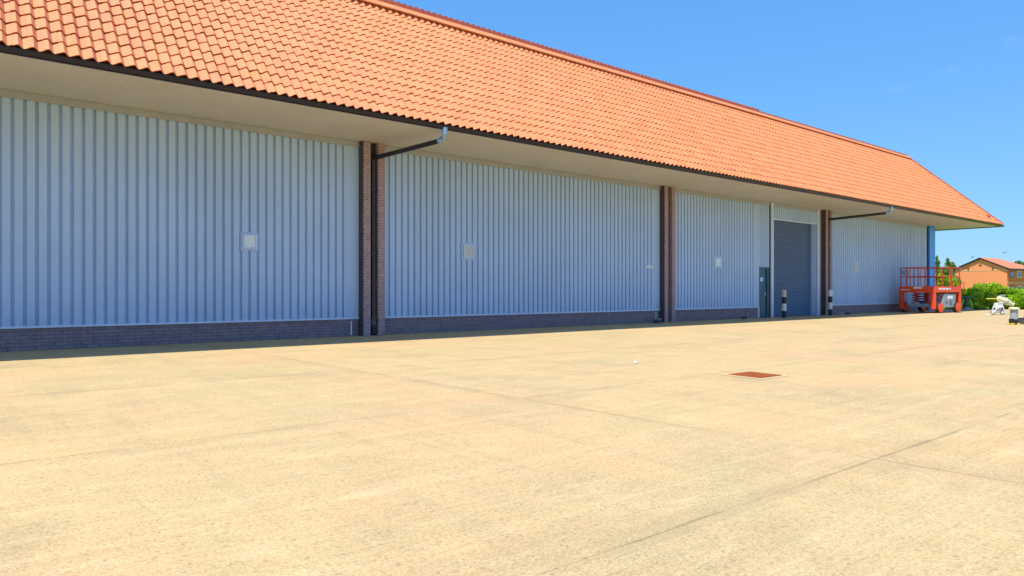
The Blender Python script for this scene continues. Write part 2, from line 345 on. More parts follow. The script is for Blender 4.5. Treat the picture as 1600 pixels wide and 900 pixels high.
# plinths
pl_spans = [(X0, -3.99), (-3.332, 8.355), (9.018, 20.755), (21.418, 27.48), (33.718, 45.95)]
for a, b in pl_spans:
    MB().bb(a, b, WY + 0.03, WY + 0.22, -0.02, 0.443).build('plinth', M['brick'], wh)
for a, b in bays:
    MB().bb(a, b, WY - 0.022, WY + 0.2, ZB - 0.022, ZB + 0.022).build('base_flashing', M['flash'], wh)
for a, b in [(X0, -3.99), (-3.332, 8.355), (9.018, 20.755), (21.418, 28.36), (28.66, 32.61), (33.718, 45.95)]:
    MB().bb(a, b, WY - 0.03, WY + 0.2, ZT - 0.01, 5.139).build('head_flashing', M['flashtop'], wh)
# piers
for i, xc in enumerate((-3.65, 8.70, 21.10, 33.40)):
    a, b = xc - 0.315, xc + 0.315; ra, rb = xc - 0.11, xc + 0.115
    py = WY - 0.22
    m = MB(); m.bb(a, ra, py, WY + 0.22, -0.02, 5.139); m.bb(rb, b, py, WY + 0.22, -0.02, 5.139); m.bb(ra, rb, py + 0.16, WY + 0.215, -0.02, 5.138)
    p = m.build('brick_pier', M['pier'], wh)
    MB().bb(a - 0.024, a - 0.001, py + 0.015, WY + 0.1, 0.002, 5.134).build('shade_strip', M['joint_or_pier_shade'], p)  # thin strip that paints the shade on the pier's left side
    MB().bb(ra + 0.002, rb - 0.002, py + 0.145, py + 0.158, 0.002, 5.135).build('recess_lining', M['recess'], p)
# rain goods
def downpipe(xp, xe, ze, zp):
    y = WY - 0.16
    m = MB(); m.tube([(xp, y, 0.05), (xp, y, zp - 0.06), (xp + 0.02, y - 0.05, zp - 0.01), (xe - 0.02, 14.22, ze - 0.01)], 0.062, 10)
    dp = m.build('downpipe', M['black'], wh, True)
    MB().tube([(xe - 0.02, 14.24, ze - 0.012), (xe, 14.10, ze + 0.03), (xe, 14.03, ze + 0.13), (xe, 14.02, 5.14)], 0.072, 10).build('pipe_bend', M['bend'], dp, True)
    for z in (0.5, 2.2, 3.9): MB().bb(xp - 0.085, xp + 0.085, y - 0.075, y + 0.1, z - 0.03, z + 0.03).build('pipe_bracket', M['black'], dp)
    MB().tube([(xp, y - 0.005, 0.28), (xp, y - 0.005, 0.46)], 0.074, 10).build('pipe_shoe', M['dgrey'], dp, True)
downpipe(8.702, 9.24, 4.86, 4.74)
downpipe(33.402, 34.20, 4.86, 4.70)
# drain pipes on the plinth and the outside tap
for x in (8.15, 20.55): MB().tube([(x, WY + 0.012, 0.03), (x, WY + 0.012, 0.40)], 0.018, 8).build('drain_pipe', M['louvre'], wh, True)
MB().bb(27.49, 27.55, WY - 0.01, WY + 0.1, 0.0, 0.448).build('door_trim', M['louvre'], wh)
MB().tube([(26.55, WY - 0.02, 0.12), (26.55, WY - 0.03, 0.3), (26.62, WY - 0.06, 0.36), (26.8, WY - 0.06, 0.36), (26.84, WY - 0.06, 0.30)], 0.024, 8).build('outside_tap', M['stone2'], wh, True)
# vents in the wall
def vent(xc, zc, w, h, kind):
    fr = MB(); yw = WY - 0.008
    fr.bb(xc - w * 0.82, xc + w * 0.82, yw, WY + 0.05, zc - h * 0.82, zc + h * 0.82); f = fr.build('vent', M['clad'], wh)
    t = 0.035
    g = MB(); g.bb(xc - w / 2 - t, xc - w / 2, yw - 0.045, yw, zc - h / 2, zc + h / 2); g.bb(xc + w / 2, xc + w / 2 + t, yw - 0.045, yw, zc - h / 2, zc + h / 2)
    g.bb(xc - w / 2 - t, xc + w / 2 + t, yw - 0.047, yw, zc + h / 2, zc + h / 2 + t); g.bb(xc - w / 2 - t, xc + w / 2 + t, yw - 0.047, yw, zc - h / 2 - t, zc - h / 2); g.build('vent_frame', M['flash'], f)
    l = MB(); n = 6
    for k in range(n):
        z = zc - h / 2 + (k + 0.5) * h / n; l.box((xc, yw - 0.024, z), (w - 0.004, 0.008, h / n * 1.05), Matrix.Rotation(R(14), 3, 'X'))
    l.bb(xc - w / 2 + .002, xc + w / 2 - .002, yw - 0.004, yw - 0.001, zc - h / 2, zc + h / 2)
    l.build('louvre', M['louvre' if kind == 0 else 'louvre2'], f)
vent(5.51, 2.37, 0.26, 0.27, 0); vent(11.90, 2.36, 0.30, 0.31, 1); vent(24.45, 2.36, 0.36, 0.31, 0); vent(36.65, 2.40, 0.40, 0.33, 1)
# personnel door
dr = MB().bb(27.62, 28.20, WY + 0.05, WY + 0.10, 0.03, 2.16).build('door', M['door'], wh)
MB().bb(28.06, 28.09, WY + 0.01, WY + 0.05, 0.98, 1.12).build('handle', M['pale'], dr)
m = MB(); m.bb(27.556, 27.62, WY - 0.01, WY + 0.2, 0, 2.235); m.bb(28.20, 28.30, WY - 0.01, WY + 0.2, 0, 2.235); m.bb(27.62, 28.20, WY - 0.01, WY + 0.2, 2.165, 2.235); m.build('door_frame', M['door'], dr)
# shutter bay
MB().bb(28.37, 28.44, WY - 0.03, WY + 0.2, 0, 5.138).build('jamb_post', M['dgrey'], wh)
MB().bb(28.445, 28.655, WY - 0.05, WY + 0.24, 0, 5.137).build('jamb_post', M['flash'], wh)
MB().bb(32.08, 32.61, WY - 0.01, WY + 0.24, 0, 4.455).build('jamb_panel', M['jamb'], wh)
MB().bb(32.80, 33.055, WY - 0.002, WY + 0.2, 0, 5.135).build('infill', M['pier'], wh)
MB().bb(32.615, 32.79, WY - 0.05, WY + 0.22, 0, 5.136).build('jamb_post', M['flash'], wh)
prof = []; z = 0.02; sl = 0.085
while z < 4.40:
    prof += [(0.13, z), (0.10, z + sl * 0.25), (0.095, z + sl * 0.5), (0.105, z + sl * 0.8), (0.135, z + sl * 0.98)]; z += sl
V = [(x, WY + y, zz) for x in (28.66, 32.075) for y, zz in prof]; n = len(prof)
sh = pymesh('roller_shutter', V, [(i, i + 1, n + i + 1, n + i) for i in range(n - 1)], M['shutter'], wh)
MB().bb(28.66, 32.075, WY + 0.06, WY + 0.15, 0.004, 0.05).build('bottom_rail', M['dgrey'], sh)
MB().bb(28.657, 32.61, WY - 0.02, WY + 0.2, 4.40, 4.458).build('shutter_lintel', M['flash'], sh)
# corner post
MB().bb(45.955, 46.06, WY - 0.04, WY + 0.2, 0, 5.137).build('corner_trim', M['recess'], wh)
MB().bb(46.065, 46.93, WY - 0.12, WY + 0.24, 0, 5.136).build('corner_post', M['blue'], wh, False, 0.01)

# soffit, gutter, fascia
EY, EXR = 14.10, 49.96; EYO = 14.02; EZ = 5.225
xl = X0 - 3
MB().poly([(xl, EY, 5.145), (EXR - 0.05, EY, 5.145), (EXR - 0.05, 46, 5.145), (xl, 46, 5.145)]).build('soffit', M['soffit'], wh)
gp = [(EY - 0.01, 5.10), (EY - 0.05, 5.09), (EY - 0.10, 5.105), (EY - 0.135, 5.15), (EY - 0.14, 5.188), (EY - 0.125, 5.188), (EY - 0.12, 5.155), (EY - 0.09, 5.125), (EY - 0.05, 5.115), (EY - 0.01, 5.125)]
MB().prism(gp, xl, EXR + 0.12).build('gutter', M['gutter'], wh, True)
MB().prism([(EY - 0.009, 5.11), (EY - 0.009, 5.20), (EY + 0.02, 5.20), (EY + 0.02, 5.11)], xl, EXR).build('fascia', M['fascia'], wh)
m = MB(); m.bb(EXR - 0.04, EXR + 0.10, EY + 0.022, 46, 5.10, 5.215); m.build('gutter', M['gutter'], wh)

# tiled slope
RY, RZ = 17.9, 9.40
run, rise = RY - EYO, RZ - EZ; SL = math.hypot(run, rise); ca, sa = run / SL, rise / SL
def pt(x, v, h): return (x, EYO + v * ca - h * sa, EZ + v * sa + h * ca)
NC = 16; G = SL / NC; TW = 0.214; SEG = 9
def prof_h(p):                                   # S shaped pan and roll
    return 0.036 * math.sin(2 * math.pi * p - 0.5 * math.sin(2 * math.pi * p)) 
V = []; Fc = []; T = []
ncol = int((EXR - xl) / TW) + 1
for k in range(NC):
    v0, v1 = k * G, (k + 1) * G + 0.05
    if k == NC - 1: v1 = SL
    lim0, lim1 = EXR - v0 * ca, EXR - v1 * ca
    for c in range(ncol):
        xa = xl + c * TW
        if xa > lim0: break
        tint = (random.random(), random.random() ** 2, 0); dh = random.uniform(-0.004, 0.006); dv = random.uniform(-0.006, 0.006); tw = random.uniform(-0.004, 0.004)
        base = len(V)
        for s in range(SEG + 1):
            p = s / SEG; x = xa + p * TW * 1.015; hh = prof_h(p) + tw * (p - 0.5) * 2
            xx0, xx1 = min(x, lim0), min(x, lim1)
            V += [pt(xx0, v0 + dv, hh + 0.012 + dh), pt(xx0, v0 + dv, hh + 0.030 + dh), pt(xx1, v1, hh)]; T += [tint] * 3
        for s in range(SEG):
            i = base + 3 * s; Fc += [(i, i + 3, i + 4, i + 1), (i + 1, i + 4, i + 5, i + 2)]
roof = pymesh('tiled_roof', V, Fc, M['tile'], wh, np.array(T), True)
# underlay so nothing shows through, hip end slope and flat top
hx = EXR - run
MB().poly([pt(xl, 0.02, -0.04), pt(EXR, 0.02, -0.04), (hx, RY, RZ - 0.04), pt(xl, SL, -0.04)]).build('roof_underlay', M['fascia'], wh)
V = []; Fc = []; T = []
for k in range(NC):
    v0, v1 = k * G, (k + 1) * G + 0.03; t = (0.5, 0.3, 0); b = len(V)
    f0, f1 = v0 * ca, min(v1, SL) * ca
    V += [(EXR - f0, EYO + f0, EZ + v0 * sa + 0.0), (EXR - f0, 46 - f0, EZ + v0 * sa), (EXR - f0 + 0.03, EYO + f0, EZ + v0 * sa + 0.03), (EXR - f0 + 0.03, 46 - f0, EZ + v0 * sa + 0.03), (EXR - f1, EYO + f1, EZ + v1 * sa), (EXR - f1, 46 - f1, EZ + v1 * sa)]
    T += [t] * 6; Fc += [(b, b + 1, b + 3, b + 2), (b + 2, b + 3, b + 5, b + 4)]
pymesh('hip_end_slope', V, Fc, M['tile'], wh, np.array(T))
MB().poly([(xl, RY, RZ - 0.05), (hx, RY, RZ - 0.05), (hx, 42, RZ - 0.05), (xl, 42, RZ - 0.05)]).build('flat_roof', M['flatroof'], wh)
MB().poly([(xl, 46, 5.2), (EXR, 46, 5.2), (hx, 42, RZ - 0.05), (xl, 42, RZ - 0.05)]).build('rear_slope', M['tile'], wh)
MB().poly([(xl, EYO, EZ - 0.05), (xl, 46, EZ - 0.05), (xl, 42, RZ - 0.05), (xl, RY, RZ - 0.05)]).build('left_gable', M['tile'], wh)
# ridge capping: a lit roll and, behind it, a dark comb of the tiles beyond
MB().prism([(RY - 0.15, RZ - 0.055), (RY - 0.185, RZ - 0.035), (RY - 0.07, RZ + 0.115), (RY - 0.01, RZ + 0.145), (RY + 0.10, RZ + 0.14), (RY + 0.14, RZ - 0.02)], xl, hx + 0.05).build('ridge_capping', M['ridge_lit'], wh)
V = []; x = xl; 
while x < 29.4:
    V.append((x, 0.27)); V.append((x + 0.07, 0.315)); V.append((x + 0.14, 0.315)); x += 0.21
V.append((29.45, 0.29)); V.append((29.46, 0.24)); V.append((hx + 0.03, 0.235))
m = MB(); bm = m.bm; ra = []
for x, h in V:
    ra.append([bm.verts.new((x, RY + 0.03, RZ + 0.10)), bm.verts.new((x, RY + 0.05, RZ + h)), bm.verts.new((x, RY + 0.16, RZ + h)), bm.verts.new((x, RY + 0.18, RZ + 0.10))])
for a, b in zip(ra, ra[1:]):
    for q in range(3): bm.faces.new((a[q], b[q], b[q + 1], a[q + 1]))
bm.faces.new(ra[-1])
m.build('ridge_comb', M['ridge_dark'], wh)
# hip capping
hp0 = Vector((EXR + 0.01, EYO + 0.0, EZ + 0.045)); hp1 = Vector((hx, RY, RZ + 0.06))
MB().tube([hp0, hp0.lerp(hp1, 0.5), hp1], 0.065, 8).build('hip_capping', M['ridge_dark'], wh, True)
# a slipped tile near the hip
MB().box(pt(48.7, 0.62, 0.085), (0.5, 0.20, 0.02), Matrix.Rotation(math.atan2(sa, ca), 3, 'X') @ Matrix.Rotation(R(14), 3, 'Z')).build('slipped_tile', M['ridge_dark'], wh)

# signs fixed to the wall
s = tag(MB().bb(19.99, 20.34, WY - 0.03, WY - 0.006, 2.03, 2.13).build('wall_sign', M['white']), 'small white sign high on the ribbed wall left of the second brick pier', 'sign')
m = MB(); m.bb(20.10, 20.33, WY - 0.034, WY - 0.031, 2.085, 2.10); m.bb(20.05, 20.32, WY - 0.034, WY - 0.031, 2.05, 2.062); m.build('printed_line', paint('sign_green', (0.35, 0.52, 0.36), 0.6), s)
tag(MB().bb(27.64, 27.92, WY + 0.035, WY + 0.049, 1.60, 1.78).build('door_notice', paint('notice_blue', (0.42, 0.70, 0.95), 0.5)), 'pale square notice stuck on the dark teal door', 'notice')

# ------------------------------------------------------------------ bollards
def bollard(loc, label, topmat):
    t = thing('bollard', label, 'bollard', loc, 0, 'striped bollards by the roller shutter'); r = 0.095; H = 1.24
    bands = [(0, 0.30, 'bolblack'), (0.30, 0.62, 'bolwhite'), (0.62, 0.92, 'bolblack')]
    for a, b, k in bands: MB().lathe([(r, a), (r, b)], n=18).build('band', M[k], t, True)
    MB().lathe([(r + 0.002, 0.92), (r + 0.002, H - 0.05), (r - 0.02, H - 0.01), (r - 0.05, H)], n=18).build('band', M[topmat], t, True)
    return t
bollard((28.56, 16.20, 0), 'black and white bollard with stained cream top in front of the roller shutter', 'bolcream')
bollard((32.95, 16.30, 0), 'black and white bollard with clean white top beside the brick pier and downpipe', 'bolwhite')

# ------------------------------------------------------------------ manhole cover, litter, lumps
mh = thing('manhole_cover', 'rusty rectangular iron manhole cover set in the concrete yard', 'manhole', (8.83, 5.45, 0), R(-2))
sur = MB().poly([(-0.36, -0.34, 0.004), (0.36, -0.34, 0.004), (0.36, 0.34, 0.004), (-0.36, 0.34, 0.004)]).build('surround', M['frame_c'], mh)
m = MB().bb(-0.26, 0.26, -0.26, 0.26, 0.0, 0.012)
for i in range(-5, 6):
    for j in range(-5, 6): m.bb(i * 0.046 - 0.014, i * 0.046 + 0.014, j * 0.047 - 0.006, j * 0.047 + 0.006, 0.0115, 0.016)
m.build('plate', M['rust'], mh)
def lump(name, label, cat, loc, size, mat, seed, group=None):
    r = random.Random(seed); bm = bmesh.new(); bmesh.ops.create_icosphere(bm, subdivisions=2, radius=0.5)
    for v in bm.verts:
        k = 1 + r.uniform(-0.22, 0.22); v.co = Vector((v.co.x * size[0] * k, v.co.y * size[1] * k, max(-0.3, v.co.z) * size[2] * k + 0.3 * size[2]))
    me = bpy.data.meshes.new(name); bm.to_mesh(me); bm.free(); me.materials.append(mat); o = link(name, me); o.location = loc; return tag(o, label, cat, group)
lump('litter', 'scrap of crumpled white litter lying on the sunny concrete', 'litter', (8.73, 7.56, 0), (0.085, 0.06, 0.05), M['white'], 3)
t = thing('block', 'dark block with a pale top lying against the plinth left of the second pier', 'block', (20.15, 16.42, 0), 0.3)
MB().bb(-0.19, 0.16, -0.10, 0.10, 0, 0.13).build('body', M['stone'], t, False, 0.015)
MB().box((0.06, 0, 0.155), (0.34, 0.18, 0.04), Matrix.Rotation(R(5), 3, 'Y')).build('cap', M['stone2'], t, False, 0.008)
lump('stone', 'dark lump of rubble by the plinth left of the teal door', 'stone', (25.85, 16.45, 0), (0.34, 0.2, 0.16), M['stone'], 5)
lump('stone', 'pale grey lump of rubble right of the white topped bollard', 'stone', (34.35, 16.45, 0), (0.3, 0.2, 0.17), M['stone2'], 8)
lump('stone', 'dark lump of rubble right of the pale one beside the third pier', 'stone', (34.95, 16.4, 0), (0.38, 0.22, 0.15), M['stone'], 9)

# ------------------------------------------------------------------ scissor lift
sl_ = thing('scissor_lift', 'red and orange scissor lift with guard rails at the far end of the warehouse', 'scissor lift', (40.42, 14.45, 0), R(-9))
L_, W_ = 2.48, 1.74
MB().bb(0.12, L_ - 0.12, 0.25, W_ - 0.25, 0.30, 0.50).build('chassis', M['grey'], sl_, False, 0.02)
for wx in (0.42, L_ - 0.36):
    for wy in (-0.06, W_ + 0.06):
        w = MB().lathe([(0.20, -0.10), (0.275, -0.08), (0.285, 0), (0.275, 0.08), (0.20, 0.10)], (wx, wy, 0.285), 20, 'y').build('wheel', M['tyre'], sl_, True)
        MB().lathe([(0.05, -0.135), (0.13, -0.125), (0.250, -0.112), (0.250, 0.112), (0.13, 0.125), (0.05, 0.135)], (wx, wy, 0.285), 16, 'y').build('rim', M['orange'], w, True)
for lx, ly in ((0.02, 0.02), (L_ - 0.0, 0.02), (0.02, W_ - 0.02), (L_ - 0.0, W_ - 0.02)):
    o = MB().box((lx, ly, 0.66), (0.20, 0.20, 0.90)).build('outrigger', M['orange'], sl_, False, 0.015)
    m = MB(); m.tube([(lx, ly, 0.22), (lx, ly, 0.13)], 0.05, 8); m.lathe([(0.10, 0.10), (0.12, 0.12), (0.06, 0.15)], (lx, ly, 0), 12); m.build('foot_pad', M['dgrey'], o, True)
    MB().box((lx + (0.16 if lx < 1 else -0.16), ly + (0.14 if ly < 1 else -0.14), 0.42), (0.16, 0.14, 0.10)).build('outrigger_arm', M['orange'], o)
for yy in (0.42, W_ - 0.42):
    for k in range(4):
        z0 = 0.54 + k * 0.135; m = MB()
        for sgn in (1, -1):
            m.tube([(0.35, yy + sgn * 0.035, z0 if sgn > 0 else z0 + 0.12), (L_ - 0.35, yy + sgn * 0.035, z0 + 0.12 if sgn > 0 else z0)], 0.035, 6)
        m.build('scissor_arm', M['red'], sl_)
dk = MB().bb(-0.08, L_ + 0.06, -0.06, W_ + 0.06, 1.14, 1.24).build('deck', M['orange'], sl_, False, 0.01)
m = MB(); t_ = 0.03
m.bb(-0.10, -0.08 + t_, -0.08, W_ + 0.08, 1.09, 1.43); m.bb(L_ + 0.03, L_ + 0.08, -0.08, W_ + 0.08, 1.09, 1.43)
m.bb(-0.05, L_ + 0.03, -0.08, -0.05, 1.11, 1.43); m.bb(-0.05, L_ + 0.03, W_ + 0.05, W_ + 0.08, 1.11, 1.43); m.build('toe_board', M['orange'], dk)
MB().bb(0.35, 0.40, -0.085, -0.08, 1.2, 1.28)
MB().bb(-0.106, -0.101, 0.55, 1.00, 1.30, 1.40).build('name_plate', M['white'], dk)
m = MB()
for k, (a, b) in enumerate(((1.22, 1.30), (1.34, 1.42), (1.45, 1.52), (1.55, 1.68))): m.bb(-0.105, -0.101, a, b, 1.22, 1.27)
m.build('lettering', M['white'], dk); m = MB()
for a, b in ((0.35, 0.62), (0.70, 0.95), (1.02, 1.30), (1.4, 1.5)): m.bb(a, b, -0.085, -0.081, 1.25, 1.34)
m.build('lettering', M['white'], dk)
def rail_side(pts, posts):
    m = MB()
    for z in (1.95, 2.44): m.tube([(p[0], p[1], z) for p in pts], 0.026, 6)
    for p in posts: m.tube([(p[0], p[1], 1.40), (p[0], p[1], 2.44)], 0.026, 6)
    m.build('guard_rail', M['rail'], sl_)
e = 0.04
rail_side([(-e, -e), (-e, W_ + e)], [(-e, W_ + e - 0.05), (-e, 1.42), (-e, 1.22), (-e, 0.80), (-e, 0.42), (-e, 0.32)])
rail_side([(-e, -e), (L_ + e, -e)], [(-e, -e), (0.30, -e), (0.75, -e), (1.55, -e), (1.66, -e), (L_ - 0.05, -e)])
rail_side([(-e, W_ + e), (L_ + e, W_ + e)], [(0.6, W_ + e), (1.3, W_ + e), (1.9, W_ + e)])
rail_side([(L_ + e, -e), (L_ + e, W_ + e)], [(L_ + e, 0.0), (L_ + e, 0.6), (L_ + e, 1.2), (L_ + e, W_)])
MB().bb(-0.10, 0.02, 1.30, 1.66, 2.06, 2.30).build('control_box', M['grey'], sl_, False, 0.02)
m = MB(); prof = [(0.70, 0.30), (L_ - 0.62, 0.30), (L_ - 0.42, 0.62), (L_ - 0.42, 1.02), (0.92, 1.02)]
bm = m.bm; a = [bm.verts.new((x, -0.05, z)) for x, z in prof]; b = [bm.verts.new((x, 0.40, z)) for x, z in prof]
for q in range(5): bm.faces.new((a[q], a[(q + 1) % 5], b[(q + 1) % 5], b[q]))
bm.faces.new(a); bm.faces.new(b)
pm = m.build('power_module', M['grey'], sl_, False, 0.015)
MB().bb(1.25, 1.75, -0.056, -0.051, 0.76, 0.92).build('label_plate', M['white'], pm)
MB().bb(1.10, 1.22, -0.058, -0.051, 0.50, 0.62).build('latch', M['dgrey'], pm); MB().bb(1.5, 1.62, -0.058, -0.051, 0.42, 0.66).build('latch', M['dgrey'], pm)
m = MB(); m.tube([(L_ + 0.12, 0.1, 0.9), (L_ + 0.42, 0.1, 1.66), (L_ + 0.72, 0.1, 1.66), (L_ + 0.66, 0.1, 1.1)], 0.024, 6); m.tube([(L_ + 0.12, 0.55, 0.9), (L_ + 0.42, 0.55, 1.66), (L_ + 0.72, 0.55, 1.66), (L_ + 0.66, 0.55, 1.1)], 0.024, 6)
for q in range(3): m.tube([(L_ + 0.2 + q * 0.1, 0.1, 1.0 + q * 0.22), (L_ + 0.2 + q * 0.1, 0.55, 1.0 + q * 0.22)], 0.02, 6)
m.build('access_ladder', M['rail'], sl_)

# ------------------------------------------------------------------ small site machines on the right
camr = R(51.05 - 90)
mx_ = thing('cement_mixer', 'small pale cement mixer with tilted cream drum and yellow handle on wheels', 'cement mixer', at(1561, 34.2), camr)
for x in (-0.33, 0.20):
    w = MB().lathe([(0.09, -0.05), (0.135, -0.04), (0.145, 0), (0.135, 0.04), (0.09, 0.05)], (x, 0, 0.145), 16, 'y').build('wheel', M['grey'], mx_, True)
    MB().lathe([(0.03, -0.06), (0.095, -0.052), (0.095, 0.052), (0.03, 0.06)], (x, 0, 0.145), 12, 'y').build('rim', M['pale'], w, True)
m = MB(); m.tube([(-0.33, 0, 0.145), (0.20, 0, 0.145)], 0.03, 8)
for y in (-0.14, 0.14):
    m.tube([(-0.30, y, 0.15), (-0.16, y * 0.8, 0.62)], 0.028, 8); m.tube([(0.24, y, 0.10), (0.05, y * 0.8, 0.66)], 0.028, 8); m.tube([(-0.16, y * 0.8, 0.62), (0.12, y * 0.8, 0.66)], 0.028, 8)
m.tube([(-0.33, -0.14, 0.145), (-0.33, 0.14, 0.145)], 0.02, 8); m.tube([(0.20, -0.14, 0.145), (0.20, 0.14, 0.145)], 0.02, 8)
m.build('frame', M['pale'], mx_, True)
MB().box((-0.05, 0, 0.50), (0.42, 0.26, 0.26), None, (0.7, 0.8)).build('motor_box', M['pale'], mx_, False, 0.03)
MB().box((-0.07, -0.02, 0.30), (0.22, 0.18, 0.18)).build('gear_case', M['grey'], mx_, False, 0.02)
dm = MB(); prof = [(0.05, 0.42), (0.13, 0.40), (0.20, 0.24), (0.21, 0.0), (0.19, -0.14), (0.12, -0.36), (0.11, -0.46), (0.125, -0.48)]
prof = [(r * 0.9, z) for r, z in prof]
o = dm.lathe(prof, (0, 0, 0), 20).build('drum', M['cream'], mx_, True); o.location = (0.30, 0, 0.74); o.rotation_euler = (0, R(-66), 0)
rg = MB().lathe([(0.186, -0.02), (0.212, -0.02), (0.212, 0.02), (0.186, 0.02)], (0, 0, -0.03), 24).build('ring_gear', M['grey'], o)
MB().tube([(-0.10, -0.16, 0.42), (-0.30, -0.2, 0.30), (-0.46, -0.16, 0.10), (-0.55, -0.1, 0.02), (-0.75, 0.0, 0.02)], 0.016, 6).build('hose', M['pale'], mx_, True)
MB().lathe([(0.10, 0), (0.15, 0.06), (0.155, 0.13), (0.05, 0.15)], (0.16, 0, 0.93), 14).build('cap', M['grey'], mx_, True)
MB().tube([(-0.68, 0, 0.865), (-0.14, 0, 0.865), (-0.06, 0, 0.74)], 0.028, 8).build('handle', M['yellow'], mx_, True)

mx_.scale = (0.92, 0.92, 0.92)
bp = thing('site_pump', 'upright grey cylinder with a pale lid on a black base with yellow feet', 'pump', at(1584.5, 24.2), camr)
MB().lathe([(0.12, 0.20), (0.115, 0.24), (0.115, 0.54)], n=20).build('body', M['grey'], bp, True)
MB().lathe([(0.165, 0.54), (0.17, 0.56), (0.165, 0.59), (0.10, 0.62)], n=20).build('lid', M['cream'], bp, True)
MB().box((-0.02, 0, 0.14), (0.21, 0.22, 0.16)).build('base', M['black'], bp, False, 0.03)
for x, y in ((-0.12, -0.09), (0.08, -0.09), (-0.12, 0.09), (0.08, 0.09)): MB().box((x, y, 0.03), (0.09, 0.07, 0.06)).build('foot', M['yellow'], bp, False, 0.008)
tc_ = thing('tool_case', 'low black case lying on the concrete to the right of the grey pump', 'case', at(1602, 24.6), camr + 0.1)
MB().box((0, 0, 0.10), (0.42, 0.26, 0.16)).build('body', M['dgrey'], tc_, False, 0.03); MB().box((0, 0, 0.20), (0.40, 0.24, 0.05)).build('lid', M['black'], tc_, False, 0.02)
MB().tube([(-0.08, 0, 0.22), (-0.07, 0, 0.26), (0.07, 0, 0.26), (0.08, 0, 0.22)], 0.012, 6).build('handle', M['dgrey'], tc_)

st = thing('work_stand', 'dark green topped pedestal stand with lime braces behind the scissor lift', 'stand', at(1510.5, 42.4), camr)
MB().box((0, 0, 0.80), (0.62, 0.4, 0.07)).build('top', M['green'], st, False, 0.01)
MB().tube([(0, 0, 0.06), (0, 0, 0.77)], 0.09, 10).build('pillar', M['green'], st, True)
MB().box((0.02, 0, 0.09), (0.34, 0.34, 0.16), None, (0.7, 0.7)).build('base', M['grey'], st, False, 0.02)
for s_ in (-1, 1): MB().tube([(s_ * 0.20, 0, 0.66), (s_ * 0.36, 0, 0.03)], 0.045, 8).build('brace', M['lime'], st, True)

# ------------------------------------------------------------------ vegetation
def leaves(name, P, N, size, mat, parent=None, tint=None):
    """P: centres, one small folded leaf clump per point"""
    n = len(P); a = rng.normal(size=(n, 3)); a /= np.linalg.norm(a, axis=1)[:, None]
    nn = N + 0.7 * rng.normal(size=(n, 3)); nn /= np.linalg.norm(nn, axis=1)[:, None]
    u = np.cross(nn, a); u /= np.linalg.norm(u, axis=1)[:, None]; w = np.cross(nn, u)
    s = size * rng.uniform(0.6, 1.4, n)[:, None]
    V = np.stack([P - u * s, P - w * s * 0.55, P + u * s, P + w * s * 0.55], 1).reshape(-1, 3)
    Fc = np.arange(4 * n).reshape(-1, 4)
    return pymesh(name, V, Fc, mat, parent, np.repeat(tint, 4, 0))
def blob_points(cs, rs, n, hollow=0.55):
    cs = np.array(cs); rs = np.array(rs); wgt = (rs ** 2).prod(1) ** (1 / 3); idx = rng.choice(len(cs), n, p=wgt / wgt.sum())
    dd = rng.normal(size=(n, 3)); dd /= np.linalg.norm(dd, axis=1)[:, None]; r = rng.uniform(hollow ** 3, 1.12, n) ** (1 / 3)
    P = cs[idx] + dd * r[:, None] * rs[idx]; cl = rng.uniform(0, 1, len(cs))[idx]
    t = np.clip(0.55 * cl + 0.45 * rng.uniform(0, 1, n), 0, 1); return P, dd, np.stack([t, t, t], 1)
def shrub(name, label, cat, loc, cs, rs, n, size, mat, stems=True, group=None):
    t = thing(name, label, cat, loc, camr, group); P, N, T = blob_points(cs, rs, n); P[:, 2] = np.maximum(P[:, 2], 0.02)
    leaves('foliage', P, N, size, mat, t, T)
    if stems:
        for c in cs[::2]: MB().tube([(c[0] * 0.7, c[1] * 0.5, 0), (c[0] * 0.9, c[1] * 0.8, c[2] * 0.6), tuple(c)], [0.05, 0.035, 0.015], 6).build('stem', M['bark'], t)
    return t
# hedge: one long clipped-loose hedge across the back
cs, rs = [], []
x = -2.0
while x < 9.5:
    hgt = 1.36 + 0.14 * math.sin(x * 1.7) + random.uniform(-0.12, 0.12)
    if x < 1.0: hgt += 0.1
    for q in range(3):
        cs.append((x + random.uniform(-.2, .2), random.uniform(-0.45, 0.45), hgt * (0.22 + 0.30 * q))); rs.append((0.55, 0.55, hgt * 0.25))
    x += 0.42
HZ = 45.6
shrub('hedge', 'long bushy green hedge along the back of the yard in front of the brick house', 'hedge', at(1528, HZ), cs, rs, 17000, 0.085, M['hedge'], False)
def small_bush(label, px, Z, w, h, n, mat, nb=6, size=0.07):
    cs = [(random.uniform(-w, w) * 0.6, random.uniform(-0.25, 0.25), h * random.uniform(0.3, 0.72)) for _ in range(nb)]; rs = [(w * 0.5, 0.4, h * 0.32)] * nb
    return shrub('bush', label, 'bush', at(px, Z), cs, rs, n, size, mat, True, 'bushes in front of and behind the hedge')
small_bush('low light green bush before the hedge between work stand and cement mixer', 1540, 44.3, 0.95, 1.10, 2600, M['bush'])
small_bush('dark green bush in front of the hedge behind the cement mixer', 1578, 44.4, 0.9, 1.05, 2200, M['hedge'])
small_bush('low light green bush at the right edge of the hedge', 1606, 44.2, 0.7, 1.2, 2000, M['bush'])
small_bush('tall yellow green bush seen through the guard rails of the scissor lift', 1474, 50.5, 1.25, 2.55, 4200, M['bush'], 9, 0.09)
small_bush('low grassy tuft at the foot of the hedge beside the work stand', 1524, 43.9, 0.5, 0.5, 900, M['bush'], 5, 0.05)
